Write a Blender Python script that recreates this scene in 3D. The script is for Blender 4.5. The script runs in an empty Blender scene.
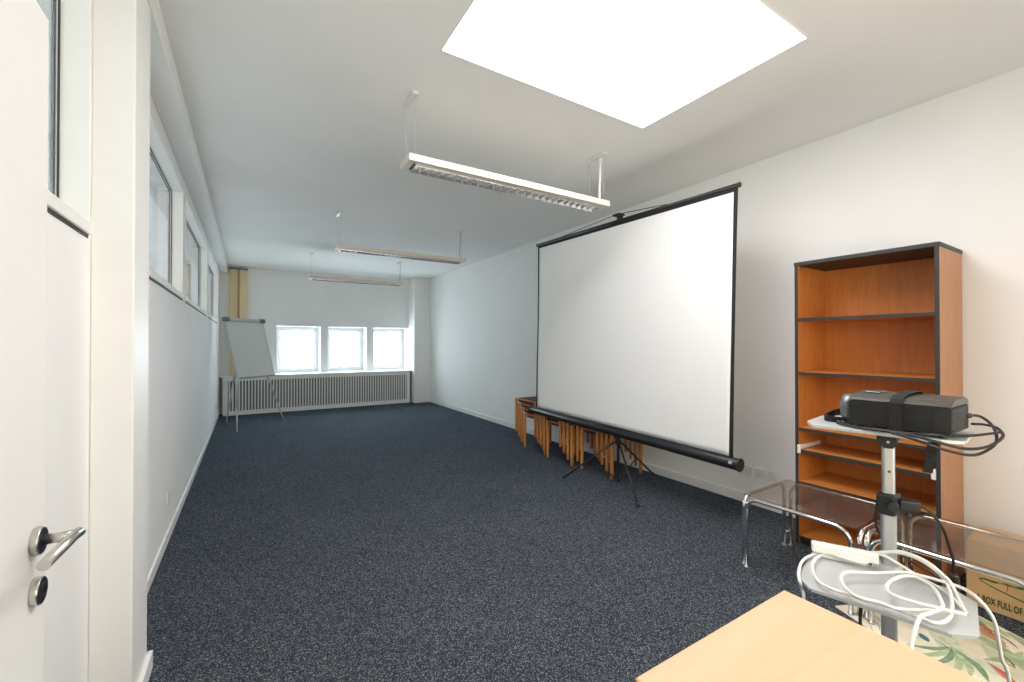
import bpy, bmesh, math, random
from math import sin, cos, pi, radians
from mathutils import Vector, Matrix

S = bpy.context.scene
C = S.collection

# ------------------------------------------------------------------ camera, world, exposure
H = 1.40
YAW, PITCH, FPX = 0.554562, 0.00725, 425.9
cam_d = bpy.data.cameras.new('camera')
cam_d.sensor_fit = 'HORIZONTAL'
cam_d.sensor_width = 36.0
cam_d.lens = FPX / 1024.0 * 36.0
cam_d.clip_start = 0.02
cam_d.clip_end = 200
cam = bpy.data.objects.new('camera', cam_d)
cam.location = (0, 0, H)
cam.rotation_euler = (pi / 2 + PITCH, 0, -YAW)
C.objects.link(cam)
S.camera = cam

S.view_settings.view_transform = 'Standard'
S.view_settings.look = 'None'
S.view_settings.gamma = 1.0
S.view_settings.use_curve_mapping = False
S.view_settings.exposure = 0.0
S.cycles.use_denoising = True
S.cycles.max_bounces = 12
S.cycles.diffuse_bounces = 7
S.cycles.glossy_bounces = 5
S.cycles.transparent_max_bounces = 12
S.cycles.caustics_reflective = False
S.cycles.caustics_refractive = False
S.cycles.sample_clamp_indirect = 15.0

SKY_STRENGTH = 16.0
SKYLIGHT_STRENGTH = 10.5
SKYLIGHT_COLOR = (0.985, 0.955, 0.985)

world = bpy.data.worlds.new('overcast sky')
S.world = world
world.use_nodes = True
wn = world.node_tree
bg = wn.nodes['Background']
bg.inputs['Color'].default_value = (0.80, 0.925, 1.0, 1)
bg.inputs['Strength'].default_value = SKY_STRENGTH


def portal(name, loc, rot, sx, sy):
    l = bpy.data.lights.new(name, 'AREA')
    l.shape = 'RECTANGLE'
    l.size, l.size_y = sx, sy
    l.cycles.is_portal = True
    o = bpy.data.objects.new(name, l)
    o.location, o.rotation_euler = loc, rot
    C.objects.link(o)


# the room's numbers
XL, XR = -0.485, 3.75
YB, YF, CEIL = 10.27, -1.0, 2.98
SKL = (0.872, 2.446, 1.05, 2.137)          # skylight x0 x1 y0 y1
BACK_WIN = [(0.502, 1.366), (1.517, 2.357), (2.505, 3.345)]
BW_Z = (0.775, 1.786)
SIDE_WIN = [(0.05, 2.085), (2.40, 4.62), (4.78, 7.14), (7.30, 9.64)]
SW_Z = (1.79, 2.72)
FILL_WIN = (0.30, 2.30, 0.80, 2.30)          # unseen glazing added behind the camera for fill light

for (a, b) in BACK_WIN:
    portal('daylight_back', ((a + b) / 2, 10.80, sum(BW_Z) / 2), (-pi / 2, 0, 0), b - a, BW_Z[1] - BW_Z[0])
for (a, b) in SIDE_WIN:
    portal('daylight_side', (-0.64, (a + b) / 2, sum(SW_Z) / 2), (0, -pi / 2, 0), SW_Z[1] - SW_Z[0], b - a)

portal('daylight_fill', ((FILL_WIN[0] + FILL_WIN[1]) / 2, YF - 0.22, (FILL_WIN[2] + FILL_WIN[3]) / 2), (pi / 2, 0, 0), FILL_WIN[1] - FILL_WIN[0], FILL_WIN[3] - FILL_WIN[2])


# ------------------------------------------------------------------ helpers
class MB:
    """collects shapes into one bmesh"""

    def __init__(s, m=None):
        s.bm = bmesh.new()
        s.m = m or Matrix()
        s.mi = 0

    def _add(s, verts, faces, smooth=False):
        vs = [s.bm.verts.new(s.m @ Vector(v)) for v in verts]
        out = []
        for f in faces:
            try:
                fc = s.bm.faces.new([vs[i] for i in f])
                fc.smooth = smooth
                fc.material_index = s.mi
                out.append(fc)
            except ValueError:
                pass
        return vs, out

    def box(s, x0, x1, y0, y1, z0, z1, bev=0.0, seg=1):
        v = [(x0, y0, z0), (x1, y0, z0), (x1, y1, z0), (x0, y1, z0), (x0, y0, z1), (x1, y0, z1), (x1, y1, z1), (x0, y1, z1)]
        f = [(0, 3, 2, 1), (4, 5, 6, 7), (0, 1, 5, 4), (1, 2, 6, 5), (2, 3, 7, 6), (3, 0, 4, 7)]
        vs, fs = s._add(v, f)
        if bev > 0:
            es = list({e for fc in fs for e in fc.edges})
            bmesh.ops.bevel(s.bm, geom=es, offset=bev, segments=seg, affect='EDGES', profile=0.5)
        return s

    def obox(s, c, ax, ay, az, hx, hy, hz, bev=0.0, seg=1):
        """box about c with half sizes along the given axes"""
        old = s.m
        ax, ay, az = (Vector(a).normalized() for a in (ax, ay, az))
        M = Matrix((ax, ay, az)).transposed().to_4x4()
        M.translation = Vector(c)
        s.m = old @ M
        s.box(-hx, hx, -hy, hy, -hz, hz, bev, seg)
        s.m = old
        return s

    def tube(s, pts, r, n=10, cap=True, closed=False):
        pts = [Vector(p) for p in pts]
        k = len(pts)
        rs = r if isinstance(r, (list, tuple)) else [r] * k
        tang = []
        for i in range(k):
            if closed:
                t = pts[(i + 1) % k] - pts[i - 1]
            else:
                t = pts[min(i + 1, k - 1)] - pts[max(i - 1, 0)]
            tang.append(t.normalized())
        t0 = tang[0]
        ref = Vector((0, 0, 1)) if abs(t0.z) < 0.9 else Vector((1, 0, 0))
        nrm = (ref - t0 * ref.dot(t0)).normalized()
        V = []
        for i in range(k):
            t = tang[i]
            nrm = nrm - t * nrm.dot(t)
            if nrm.length < 1e-6:
                nrm = t.orthogonal()
            nrm.normalize()
            b = t.cross(nrm)
            for j in range(n):
                a = 2 * pi * j / n
                V.append(pts[i] + (nrm * cos(a) + b * sin(a)) * rs[i])
        F = []
        for i in range(k if closed else k - 1):
            for j in range(n):
                a, b_ = i * n + j, i * n + (j + 1) % n
                i2 = (i + 1) % k
                F.append((a, b_, i2 * n + (j + 1) % n, i2 * n + j))
        vs, fs = s._add(V, F, True)
        if cap and not closed:
            for idx in (range(n - 1, -1, -1), range((k - 1) * n, k * n)):
                fc = s.bm.faces.new([vs[q] for q in idx])
                fc.material_index = s.mi
        return s

    def cyl(s, a, b, r, n=20, r2=None):
        return s.tube([a, b], [r, r if r2 is None else r2], n)

    def rod(s, a, b, r, bev=0.003, n=16):
        a, b = Vector(a), Vector(b)
        d = (b - a).normalized() * bev
        return s.tube([a, a + d * 0.3, a + d, b - d, b - d * 0.3, b], [r - bev, r - bev * 0.3, r, r, r - bev * 0.3, r - bev], n)

    def prism(s, poly, z0, z1, bev=0.0):
        n = len(poly)
        v = [(p[0], p[1], z0) for p in poly] + [(p[0], p[1], z1) for p in poly]
        f = [tuple(range(n - 1, -1, -1)), tuple(range(n, 2 * n))] + [(i, (i + 1) % n, n + (i + 1) % n, n + i) for i in range(n)]
        vs, fs = s._add(v, f)
        if bev > 0:
            es = list({e for fc in fs[:2] for e in fc.edges})
            bmesh.ops.bevel(s.bm, geom=es, offset=bev, segments=2, affect='EDGES', profile=0.5)
        return s

    def face(s, pts, smooth=False):
        s._add(pts, [tuple(range(len(pts)))], smooth)
        return s

    def grid(s, fn, nu, nv, smooth=True):
        V = [fn(i / nu, j / nv) for j in range(nv + 1) for i in range(nu + 1)]
        F = [(j * (nu + 1) + i, j * (nu + 1) + i + 1, (j + 1) * (nu + 1) + i + 1, (j + 1) * (nu + 1) + i) for j in range(nv) for i in range(nu)]
        s._add(V, F, smooth)
        return s

    def build(s, name, mats, parent=None, loc=None, normals=True):
        if normals:
            bmesh.ops.recalc_face_normals(s.bm, faces=s.bm.faces)
        me = bpy.data.meshes.new(name)
        s.bm.to_mesh(me)
        s.bm.free()
        for m in (mats if isinstance(mats, (list, tuple)) else [mats]):
            me.materials.append(m)
        o = bpy.data.objects.new(name, me)
        C.objects.link(o)
        if parent:
            o.parent = parent
        if loc:
            o.location = loc
        return o


def tag(o, label, cat, group=None):
    o['label'] = label
    o['category'] = cat
    if group:
        o['group'] = group
    return o


def thing(name, label, cat, loc=(0, 0, 0), rz=0.0, group=None):
    o = bpy.data.objects.new(name, None)
    o.empty_display_size = 0.1
    C.objects.link(o)
    o.location = loc
    o.rotation_euler = (0, 0, rz)
    return tag(o, label, cat, group)


def structure(o):
    o['kind'] = 'structure'
    return o


def sroot(name, loc=(0, 0, 0)):
    o = bpy.data.objects.new(name, None)
    o.empty_display_size = 0.1
    C.objects.link(o)
    o.location = loc
    return structure(o)


def copy_tree(o, parent=None):
    c = o.copy()
    C.objects.link(c)
    c.parent = parent
    for ch in list(o.children):
        copy_tree(ch, c)
    return c


def spline(pts, per=6, closed=False):
    P = [Vector(p) for p in pts]
    n = len(P)
    out = []
    for i in range(n if closed else n - 1):
        if closed:
            p0, p1, p2, p3 = P[i - 1], P[i], P[(i + 1) % n], P[(i + 2) % n]
        else:
            p0, p1, p2, p3 = P[max(i - 1, 0)], P[i], P[i + 1], P[min(i + 2, n - 1)]
        for k in range(per):
            t = k / per
            out.append(0.5 * ((2 * p1) + (p2 - p0) * t + (2 * p0 - 5 * p1 + 4 * p2 - p3) * t * t + (3 * p1 - p0 - 3 * p2 + p3) * t ** 3))
    if not closed:
        out.append(P[-1])
    return out


def fillet(pts, r, seg=7):
    """polyline with rounded corners"""
    P = [Vector(p) for p in pts]
    out = [P[0]]
    for i in range(1, len(P) - 1):
        a, b, c = P[i - 1], P[i], P[i + 1]
        d1, d2 = (a - b).normalized(), (c - b).normalized()
        ang = d1.angle(d2)
        tl = r / math.tan(ang / 2)
        s_, e_ = b + d1 * tl, b + d2 * tl
        cen = b + (d1 + d2).normalized() * (r / sin(ang / 2))
        u, v = s_ - cen, e_ - cen
        tot = u.angle(v)
        for k in range(seg + 1):
            w = k / seg
            out.append(cen + (u * sin((1 - w) * tot) + v * sin(w * tot)) / sin(tot))
    out.append(P[-1])
    return out


# ------------------------------------------------------------------ materials
def mat(name, col, rough=0.6, metal=0.0, spec=0.5, noise=0.0, nscale=8.0, bump=0.0, bscale=200.0, stretch=(1, 1, 1), coat=0.0):
    m = bpy.data.materials.new(name)
    m.use_nodes = True
    nt = m.node_tree
    b = nt.nodes['Principled BSDF']
    b.inputs['Roughness'].default_value = rough
    b.inputs['Metallic'].default_value = metal
    b.inputs['Specular IOR Level'].default_value = spec
    b.inputs['Coat Weight'].default_value = coat
    tc = nt.nodes.new('ShaderNodeTexCoord')
    mp = nt.nodes.new('ShaderNodeMapping')
    mp.inputs['Scale'].default_value = stretch
    nt.links.new(tc.outputs['Object'], mp.inputs['Vector'])
    n = nt.nodes.new('ShaderNodeTexNoise')
    n.inputs['Scale'].default_value = nscale
    n.inputs['Detail'].default_value = 4
    nt.links.new(mp.outputs['Vector'], n.inputs['Vector'])
    r = nt.nodes.new('ShaderNodeValToRGB')
    r.color_ramp.elements[0].position = 0.3
    r.color_ramp.elements[1].position = 0.7
    r.color_ramp.elements[0].color = (*[c * (1 - noise) for c in col], 1)
    r.color_ramp.elements[1].color = (*[min(1, c * (1 + noise)) for c in col], 1)
    nt.links.new(n.outputs['Fac'], r.inputs['Fac'])
    nt.links.new(r.outputs['Color'], b.inputs['Base Color'])
    if bump:
        n2 = nt.nodes.new('ShaderNodeTexNoise')
        n2.inputs['Scale'].default_value = bscale
        n2.inputs['Detail'].default_value = 3
        nt.links.new(mp.outputs['Vector'], n2.inputs['Vector'])
        bp = nt.nodes.new('ShaderNodeBump')
        bp.inputs['Strength'].default_value = bump
        bp.inputs['Distance'].default_value = 0.002
        nt.links.new(n2.outputs['Fac'], bp.inputs['Height'])
        nt.links.new(bp.outputs['Normal'], b.inputs['Normal'])
    return m


def wood(name, c1, c2, axis='z', rough=0.45, scale=5.0, spec=0.4):
    """grain running along one axis"""
    m = bpy.data.materials.new(name)
    m.use_nodes = True
    nt = m.node_tree
    b = nt.nodes['Principled BSDF']
    b.inputs['Roughness'].default_value = rough
    b.inputs['Specular IOR Level'].default_value = spec
    tc = nt.nodes.new('ShaderNodeTexCoord')
    mp = nt.nodes.new('ShaderNodeMapping')
    mp.inputs['Scale'].default_value = {'z': (9, 9, 0.7), 'y': (9, 0.7, 9), 'x': (0.7, 9, 9)}[axis]
    nt.links.new(tc.outputs['Object'], mp.inputs['Vector'])
    n = nt.nodes.new('ShaderNodeTexNoise')
    n.inputs['Scale'].default_value = scale
    n.inputs['Detail'].default_value = 6
    n.inputs['Roughness'].default_value = 0.65
    n.inputs['Distortion'].default_value = 0.6
    nt.links.new(mp.outputs['Vector'], n.inputs['Vector'])
    r = nt.nodes.new('ShaderNodeValToRGB')
    r.color_ramp.elements[0].position = 0.32
    r.color_ramp.elements[1].position = 0.68
    r.color_ramp.elements[0].color = (*c1, 1)
    r.color_ramp.elements[1].color = (*c2, 1)
    nt.links.new(n.outputs['Fac'], r.inputs['Fac'])
    nt.links.new(r.outputs['Color'], b.inputs['Base Color'])
    return m


def glass(name, tint, rough=0.0, dust=0.0, dust_col=(0.6, 0.58, 0.55), ior=1.38):
    """thin pane: fresnel mix of clear and mirror, optional patchy dust"""
    m = bpy.data.materials.new(name)
    m.use_nodes = True
    nt = m.node_tree
    for n in list(nt.nodes):
        if n.type != 'OUTPUT_MATERIAL':
            nt.nodes.remove(n)
    out = nt.nodes['Material Output']
    tr = nt.nodes.new('ShaderNodeBsdfTransparent')
    tr.inputs['Color'].default_value = (*tint, 1)
    gl = nt.nodes.new('ShaderNodeBsdfGlossy')
    gl.inputs['Roughness'].default_value = rough
    fr = nt.nodes.new('ShaderNodeFresnel')
    # both faces of the sheet get the same outside fresnel (no total reflection inside)
    ge = nt.nodes.new('ShaderNodeNewGeometry')
    ma = nt.nodes.new('ShaderNodeMath')
    ma.operation = 'MULTIPLY_ADD'
    nt.links.new(ge.outputs['Backfacing'], ma.inputs[0])
    ma.inputs[1].default_value = 1.0 / ior - ior
    ma.inputs[2].default_value = ior
    nt.links.new(ma.outputs[0], fr.inputs['IOR'])
    mx = nt.nodes.new('ShaderNodeMixShader')
    nt.links.new(fr.outputs['Fac'], mx.inputs['Fac'])
    nt.links.new(tr.outputs['BSDF'], mx.inputs[1])
    nt.links.new(gl.outputs['BSDF'], mx.inputs[2])
    last = mx
    if dust:
        tc = nt.nodes.new('ShaderNodeTexCoord')
        n = nt.nodes.new('ShaderNodeTexNoise')
        n.inputs['Scale'].default_value = 6
        n.inputs['Detail'].default_value = 5
        nt.links.new(tc.outputs['Object'], n.inputs['Vector'])
        r = nt.nodes.new('ShaderNodeValToRGB')
        r.color_ramp.elements[0].position = 0.36
        r.color_ramp.elements[1].position = 0.44
        r.color_ramp.elements[0].color = (dust * 0.25,) * 3 + (1,)
        r.color_ramp.elements[1].color = (dust,) * 3 + (1,)
        nt.links.new(n.outputs['Fac'], r.inputs['Fac'])
        df = nt.nodes.new('ShaderNodeBsdfDiffuse')
        df.inputs['Color'].default_value = (*dust_col, 1)
        m2 = nt.nodes.new('ShaderNodeMixShader')
        nt.links.new(r.outputs['Color'], m2.inputs['Fac'])
        nt.links.new(mx.outputs['Shader'], m2.inputs[1])
        nt.links.new(df.outputs['BSDF'], m2.inputs[2])
        last = m2
    nt.links.new(last.outputs['Shader'], out.inputs['Surface'])
    return m


def carpet_mat():
    m = bpy.data.materials.new('speckled carpet')
    m.use_nodes = True
    nt = m.node_tree
    b = nt.nodes['Principled BSDF']
    b.inputs['Roughness'].default_value = 0.95
    b.inputs['Specular IOR Level'].default_value = 0.1
    b.inputs['Sheen Weight'].default_value = 0.05
    b.inputs['Sheen Roughness'].default_value = 0.35
    b.inputs['Sheen Tint'].default_value = (0.05, 0.40, 1.0, 1)
    tc = nt.nodes.new('ShaderNodeTexCoord')
    n = nt.nodes.new('ShaderNodeTexVoronoi')
    n.inputs['Scale'].default_value = 250
    nt.links.new(tc.outputs['Object'], n.inputs['Vector'])
    sp = nt.nodes.new('ShaderNodeSeparateColor')
    nt.links.new(n.outputs['Color'], sp.inputs['Color'])
    r = nt.nodes.new('ShaderNodeValToRGB')
    e = r.color_ramp.elements
    e[0].position, e[0].color = 0.05, (0.014, 0.023, 0.036, 1)
    e[1].position, e[1].color = 0.97, (0.25, 0.25, 0.25, 1)
    k = e.new(0.72)
    k.color = (0.046, 0.058, 0.074, 1)
    nt.links.new(sp.outputs[0], r.inputs['Fac'])
    n2 = nt.nodes.new('ShaderNodeTexNoise')
    n2.inputs['Scale'].default_value = 1.6
    n2.inputs['Detail'].default_value = 3
    nt.links.new(tc.outputs['Object'], n2.inputs['Vector'])
    r2 = nt.nodes.new('ShaderNodeValToRGB')
    r2.color_ramp.elements[0].color = (0.82, 0.82, 0.82, 1)
    r2.color_ramp.elements[1].color = (1.18, 1.18, 1.18, 1)
    nt.links.new(n2.outputs['Fac'], r2.inputs['Fac'])
    mx = nt.nodes.new('ShaderNodeMix')
    mx.data_type = 'RGBA'
    mx.blend_type = 'MULTIPLY'
    mx.inputs[0].default_value = 1.0
    nt.links.new(r.outputs['Color'], mx.inputs[6])
    nt.links.new(r2.outputs['Color'], mx.inputs[7])
    nt.links.new(mx.outputs[2], b.inputs['Base Color'])
    bp = nt.nodes.new('ShaderNodeBump')
    bp.inputs['Strength'].default_value = 0.2
    bp.inputs['Distance'].default_value = 0.004
    nt.links.new(n.outputs['Distance'], bp.inputs['Height'])
    nt.links.new(bp.outputs['Normal'], b.inputs['Normal'])
    return m


def emit(name, col, strength):
    m = bpy.data.materials.new(name)
    m.use_nodes = True
    nt = m.node_tree
    b = nt.nodes['Principled BSDF']
    b.inputs['Base Color'].default_value = (0.8, 0.8, 0.8, 1)
    b.inputs['Emission Color'].default_value = (*col, 1)
    b.inputs['Emission Strength'].default_value = strength
    return m


M = dict(
    wall=mat('white wall paint', (0.87, 0.87, 0.855), 0.75, noise=0.015, nscale=2, bump=0.12, bscale=90),
    ceil=mat('white ceiling paint', (0.88, 0.875, 0.855), 0.85, noise=0.02, nscale=1.5, bump=0.1, bscale=60),
    carpet=carpet_mat(),
    trim=mat('white trim gloss', (0.84, 0.84, 0.82), 0.4, noise=0.01),
    cream=mat('cream painted wood', (0.86, 0.855, 0.83), 0.5, noise=0.015),
    door=mat('white door lacquer', (0.77, 0.77, 0.755), 0.7, spec=0.25, noise=0.01),
    seal=mat('dark seal and painted shadow', (0.03, 0.035, 0.03), 0.6),
    upvc=mat('white window plastic', (0.62, 0.63, 0.64), 0.3),
    steel=mat('brushed steel', (0.62, 0.60, 0.56), 0.28, 1.0, bump=0.05, bscale=300),
    dsteel=mat('steel with painted reflection', (0.10, 0.10, 0.12), 0.35, 0.9),  # dark copy of the steel, reflection of the dark floor put into the colour
    chrome=mat('chrome', (0.80, 0.80, 0.80), 0.08, 1.0),
    alu=mat('aluminium', (0.60, 0.62, 0.62), 0.38, 0.85),
    graymet=mat('grey painted metal', (0.50, 0.52, 0.53), 0.45, 0.2),
    lightgray=mat('light grey metal', (0.55, 0.56, 0.56), 0.5, 0.1),
    lum=mat('cream lacquered steel', (0.74, 0.68, 0.57), 0.45),
    louver=mat('bright louvre aluminium', (0.80, 0.80, 0.80), 0.25, 0.8),
    black=mat('black plastic', (0.018, 0.018, 0.019), 0.45),
    blackmat=mat('matt black webbing', (0.012, 0.012, 0.013), 0.85, bump=0.2, bscale=500),
    blackmetal=mat('black painted metal', (0.02, 0.02, 0.022), 0.4, 0.3),
    vent=mat('dark vent plastic', (0.008, 0.008, 0.0078), 0.6),
    projtop=mat('grey brown projector shell', (0.075, 0.070, 0.062), 0.35, 0.3),
    projgray=mat('charcoal shell', (0.013, 0.013, 0.0128), 0.55),
    lensring=mat('grey lens ring', (0.16, 0.175, 0.185), 0.35, 0.5),
    lensglass=mat('lens glass', (0.01, 0.012, 0.02), 0.05),
    cable_w=mat('white cable', (0.76, 0.755, 0.72), 0.45),
    cable_b=mat('dark cable', (0.010, 0.009, 0.009), 0.5),
    cable_br=mat('dark brown cable', (0.035, 0.020, 0.016), 0.45),
    plastic_w=mat('white plastic', (0.77, 0.765, 0.735), 0.4),
    plastic_off=mat('off white plastic', (0.76, 0.755, 0.73), 0.4),
    screen=mat('matt white screen fabric', (0.83, 0.83, 0.815), 0.85, noise=0.008, nscale=3),
    cherry=wood('cherry veneer', (0.50, 0.175, 0.035), (0.62, 0.245, 0.058), 'z'),
    cherryh=wood('cherry veneer across', (0.52, 0.19, 0.040), (0.64, 0.26, 0.062), 'y'),
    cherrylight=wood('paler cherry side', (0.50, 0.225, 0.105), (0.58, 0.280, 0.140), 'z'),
    edge=mat('anthracite edging', (0.026, 0.026, 0.024), 0.5),
    beech=wood('beech wood', (0.47, 0.18, 0.043), (0.60, 0.27, 0.072), 'z', 0.5),
    beechy=wood('beech wood rail', (0.47, 0.18, 0.043), (0.60, 0.27, 0.072), 'y', 0.5),
    maroon=mat('maroon seat cloth', (0.13, 0.045, 0.038), 0.9, noise=0.2, nscale=60, bump=0.3, bscale=400),
    desk=wood('pale maple laminate', (0.62, 0.435, 0.265), (0.68, 0.49, 0.315), 'x', 0.4, 2.2),
    deskedge=wood('maple edge band', (0.72, 0.45, 0.19), (0.80, 0.52, 0.24), 'x', 0.5),
    card=mat('brown cardboard', (0.62, 0.40, 0.19), 0.85, noise=0.06, nscale=20, bump=0.1, bscale=120),
    ink=mat('green print', (0.025, 0.15, 0.035), 0.8),
    inkdark=mat('dark green lettering', (0.035, 0.070, 0.018), 0.8),
    tan=mat('tan pipe casing', (0.76, 0.60, 0.34), 0.6, noise=0.06, nscale=3, stretch=(6, 6, 0.4)),
    tan2=mat('brown pipe casing', (0.50, 0.33, 0.17), 0.6, noise=0.08, nscale=3, stretch=(6, 6, 0.4)),
    board=mat('flip chart board', (0.66, 0.67, 0.66), 0.35),
    paneclear=glass('window glass', (0.97, 0.985, 0.99)),
    panefill=glass('tinted fill glazing', (0.815, 0.73, 0.645)),  # tint sets the tone of the added fill light
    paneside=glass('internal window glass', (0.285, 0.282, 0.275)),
    smoked=glass('smoked glass', (0.86, 0.82, 0.775), 0.02, 0.10, (0.34, 0.30, 0.27), 1.35),
    skylight=emit('lit skylight panel', SKYLIGHT_COLOR, SKYLIGHT_STRENGTH),
    dark=mat('painted shade and clamp grey', (0.16, 0.165, 0.17), 0.8),
    brass=mat('nickel screw', (0.7, 0.68, 0.62), 0.3, 1.0),
)

# ------------------------------------------------------------------ the room shell
f = MB()
f.box(XL - 0.4, XR + 0.3, YF - 0.3, YB + 0.6, -0.12, 0.0)
structure(f.build('floor', M['carpet']))

c = MB()
x0, x1, y0, y1 = SKL
c.box(XL - 0.4, x0, YF - 0.3, YB + 0.6, CEIL, CEIL + 0.25)
c.box(x1, XR + 0.3, YF - 0.3, YB + 0.6, CEIL, CEIL + 0.25)
c.box(x0, x1, YF - 0.3, y0, CEIL, CEIL + 0.25)
c.box(x0, x1, y1, YB + 0.6, CEIL, CEIL + 0.25)
structure(c.build('ceiling', M['ceil']))

w = MB()
w.box(XR, XR + 0.25, YF - 0.2, YB + 0.6, 0, CEIL)
structure(w.build('wall_right', M['wall']))

w = MB()
fa, fb_, fc_, fd = FILL_WIN
w.box(XL - 0.3, fa, YF - 0.2, YF, 0, CEIL)
w.box(fb_, XR, YF - 0.2, YF, 0, CEIL)
w.box(fa, fb_, YF - 0.2, YF, 0, fc_)
w.box(fa, fb_, YF - 0.2, YF, fd, CEIL)
structure(w.build('wall_front', M['wall']))

# back wall with three square openings and a thick reveal
w = MB()
YO = YB + 0.50
zb0, zb1 = BW_Z
w.box(XL - 0.25, XR, YB, YO, 0, zb0)
w.box(XL - 0.25, XR, YB, YO, zb1, CEIL)
xs = [XL - 0.25] + [v for p in BACK_WIN for v in p] + [XR]
for i in range(0, len(xs), 2):
    w.box(xs[i], xs[i + 1], YB, YO, zb0, zb1)
structure(w.build('wall_back', M['wall']))

# left wall with the high window band
w = MB()
XO = XL - 0.100
zs0, zs1 = SW_Z
w.box(XO, XL, YF, YB + 0.2, 0, zs0)
w.box(XO, XL, YF, YB + 0.2, zs1, CEIL)
ys = [YF] + [v for p in SIDE_WIN for v in p] + [YB + 0.2]
for i in range(0, len(ys), 2):
    w.box(XO, XL, ys[i], ys[i + 1], zs0, zs1)
structure(w.build('wall_left', M['wall']))

# beam under the ceiling along the left wall, pier in front of it, corner pier at the back
b = MB()
b.box(XL, -0.355, YF, YB, 2.845, CEIL, 0.004)
structure(b.build('trim_1', M['wall']))
b = MB()
b.box(XL, -0.364, 2.105, 2.385, 0, 2.845, 0.006, 2)
structure(b.build('trim_2', M['cream']))
b = MB()
b.box(3.355, XR, 9.83, YB, 0, CEIL, 0.006, 2)
structure(b.build('trim_3', M['wall']))
b = MB()
b.box(XL, -0.335, 0.16, 0.30, 0, 2.845, 0.004)
structure(b.build('trim_4', M['cream']))


def baseboard(name, x0, x1, y0, y1, h=0.075):
    m = MB()
    m.box(x0, x1, y0, y1, 0, h, 0.003)
    return structure(m.build(name, M['trim']))


baseboard('baseboard_left', XL, XL + 0.012, 2.385, 9.98, 0.075)
baseboard('baseboard_right', XR - 0.012, XR, YF, 9.83, 0.085)
baseboard('baseboard_back', 3.355, XR - 0.012, 9.818, 9.83, 0.075)
baseboard('baseboard_front', XL, XR, YF, YF + 0.012, 0.075)
m = MB()
m.box(-0.364, -0.346, 2.11, 2.40, 0, 0.075, 0.002)
structure(m.build('baseboard_pier', M['trim']))

# back windows: frame, sash, pane, handle
for i, (a, bb) in enumerate(BACK_WIN):
    wdw = sroot('window_%d' % (i + 1), ((a + bb) / 2, YB + 0.33, zb0))
    hw, hh = (bb - a) / 2, zb1 - zb0

    def ring(w0, w1, h0, h1, t, ya, yb_, mb, bev=0.004):
        mb.box(w0, w0 + t, ya, yb_, h0, h1, bev)
        mb.box(w1 - t, w1, ya, yb_, h0, h1, bev)
        mb.box(w0 + t, w1 - t, ya, yb_, h0, h0 + t, bev)
        mb.box(w0 + t, w1 - t, ya, yb_, h1 - t, h1, bev)
    fr = MB()
    ring(-hw, hw, 0, hh, 0.05, 0, 0.07, fr)
    fr.build('frame', M['upvc'], wdw)
    sa = MB()
    ring(-hw + 0.042, hw - 0.042, 0.042, hh - 0.042, 0.062, -0.02, 0.05, sa, 0.008)
    sash = sa.build('sash', M['upvc'], wdw)
    p = MB()
    p.box(-hw + 0.10, hw - 0.10, 0.012, 0.02, 0.10, hh - 0.10)
    p.build('pane', M['paneclear'], sash)
    h_ = MB()
    h_.box(-hw + 0.062, -hw + 0.084, -0.032, -0.02, hh * 0.5 - 0.035, hh * 0.5 + 0.035, 0.003)
    h_.tube([(-hw + 0.073, -0.03, hh * 0.5), (-hw + 0.073, -0.055, hh * 0.5), (-hw + 0.073, -0.06, hh * 0.5 - 0.10)], 0.008, 8)
    h_.build('handle', M['upvc'], sash)

wdw = sroot('window_9', ((fa + fb_) / 2, YF - 0.14, fc_))  # added window, out of view, brightens the near left and back walls
fr = MB()
ring(-(fb_ - fa) / 2, (fb_ - fa) / 2, 0, fd - fc_, 0.06, 0, 0.07, fr)
fr.box(-0.03, 0.03, 0, 0.07, 0.06, fd - fc_ - 0.06, 0.004)
fr.build('frame', M['upvc'], wdw)
p = MB()
p.box(-(fb_ - fa) / 2 + 0.05, (fb_ - fa) / 2 - 0.05, 0.03, 0.036, 0.05, fd - fc_ - 0.05)
p.build('pane', M['panefill'], wdw)

# side windows: wooden lining with sill, pane set back, dark seal round the pane
for i, (a, bb) in enumerate(SIDE_WIN):
    wdw = sroot('window_%d' % (i + 4), (XL, (a + bb) / 2, zs0))
    hl, hh = (bb - a) / 2, zs1 - zs0
    t = 0.018
    li = MB()
    li.box(-0.098, 0.006, -hl, -hl + t, 0, hh, 0.002)
    li.box(-0.098, 0.006, hl - t, hl, 0, hh, 0.002)
    li.box(-0.098, 0.006, -hl + t, hl - t, hh - t, hh, 0.002)
    li.box(-0.098, 0.012, -hl + t, hl - t, -0.004, 0.04, 0.003)
    li.build('frame', M['cream'], wdw)
    se = MB()
    d0, d1, q = -0.076, -0.071, 0.006
    se.box(d0, d1, -hl + t, -hl + t + q, 0.04, hh - t)
    se.box(d0, d1, hl - t - q, hl - t, 0.04, hh - t)
    se.box(d0, d1, -hl + t + q, hl - t - q, hh - t - q, hh - t)
    se.build('seal', M['seal'], wdw)
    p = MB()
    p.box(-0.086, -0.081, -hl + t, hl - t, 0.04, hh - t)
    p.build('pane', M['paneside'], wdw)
    g = MB()
    g.box(0.0, 0.003, -hl + t, hl - t, -0.016, -0.004)  # dark strip drawing the gap shadow under the sill
    g.build('painted_gap_shadow', M['seal'], wdw)

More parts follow.
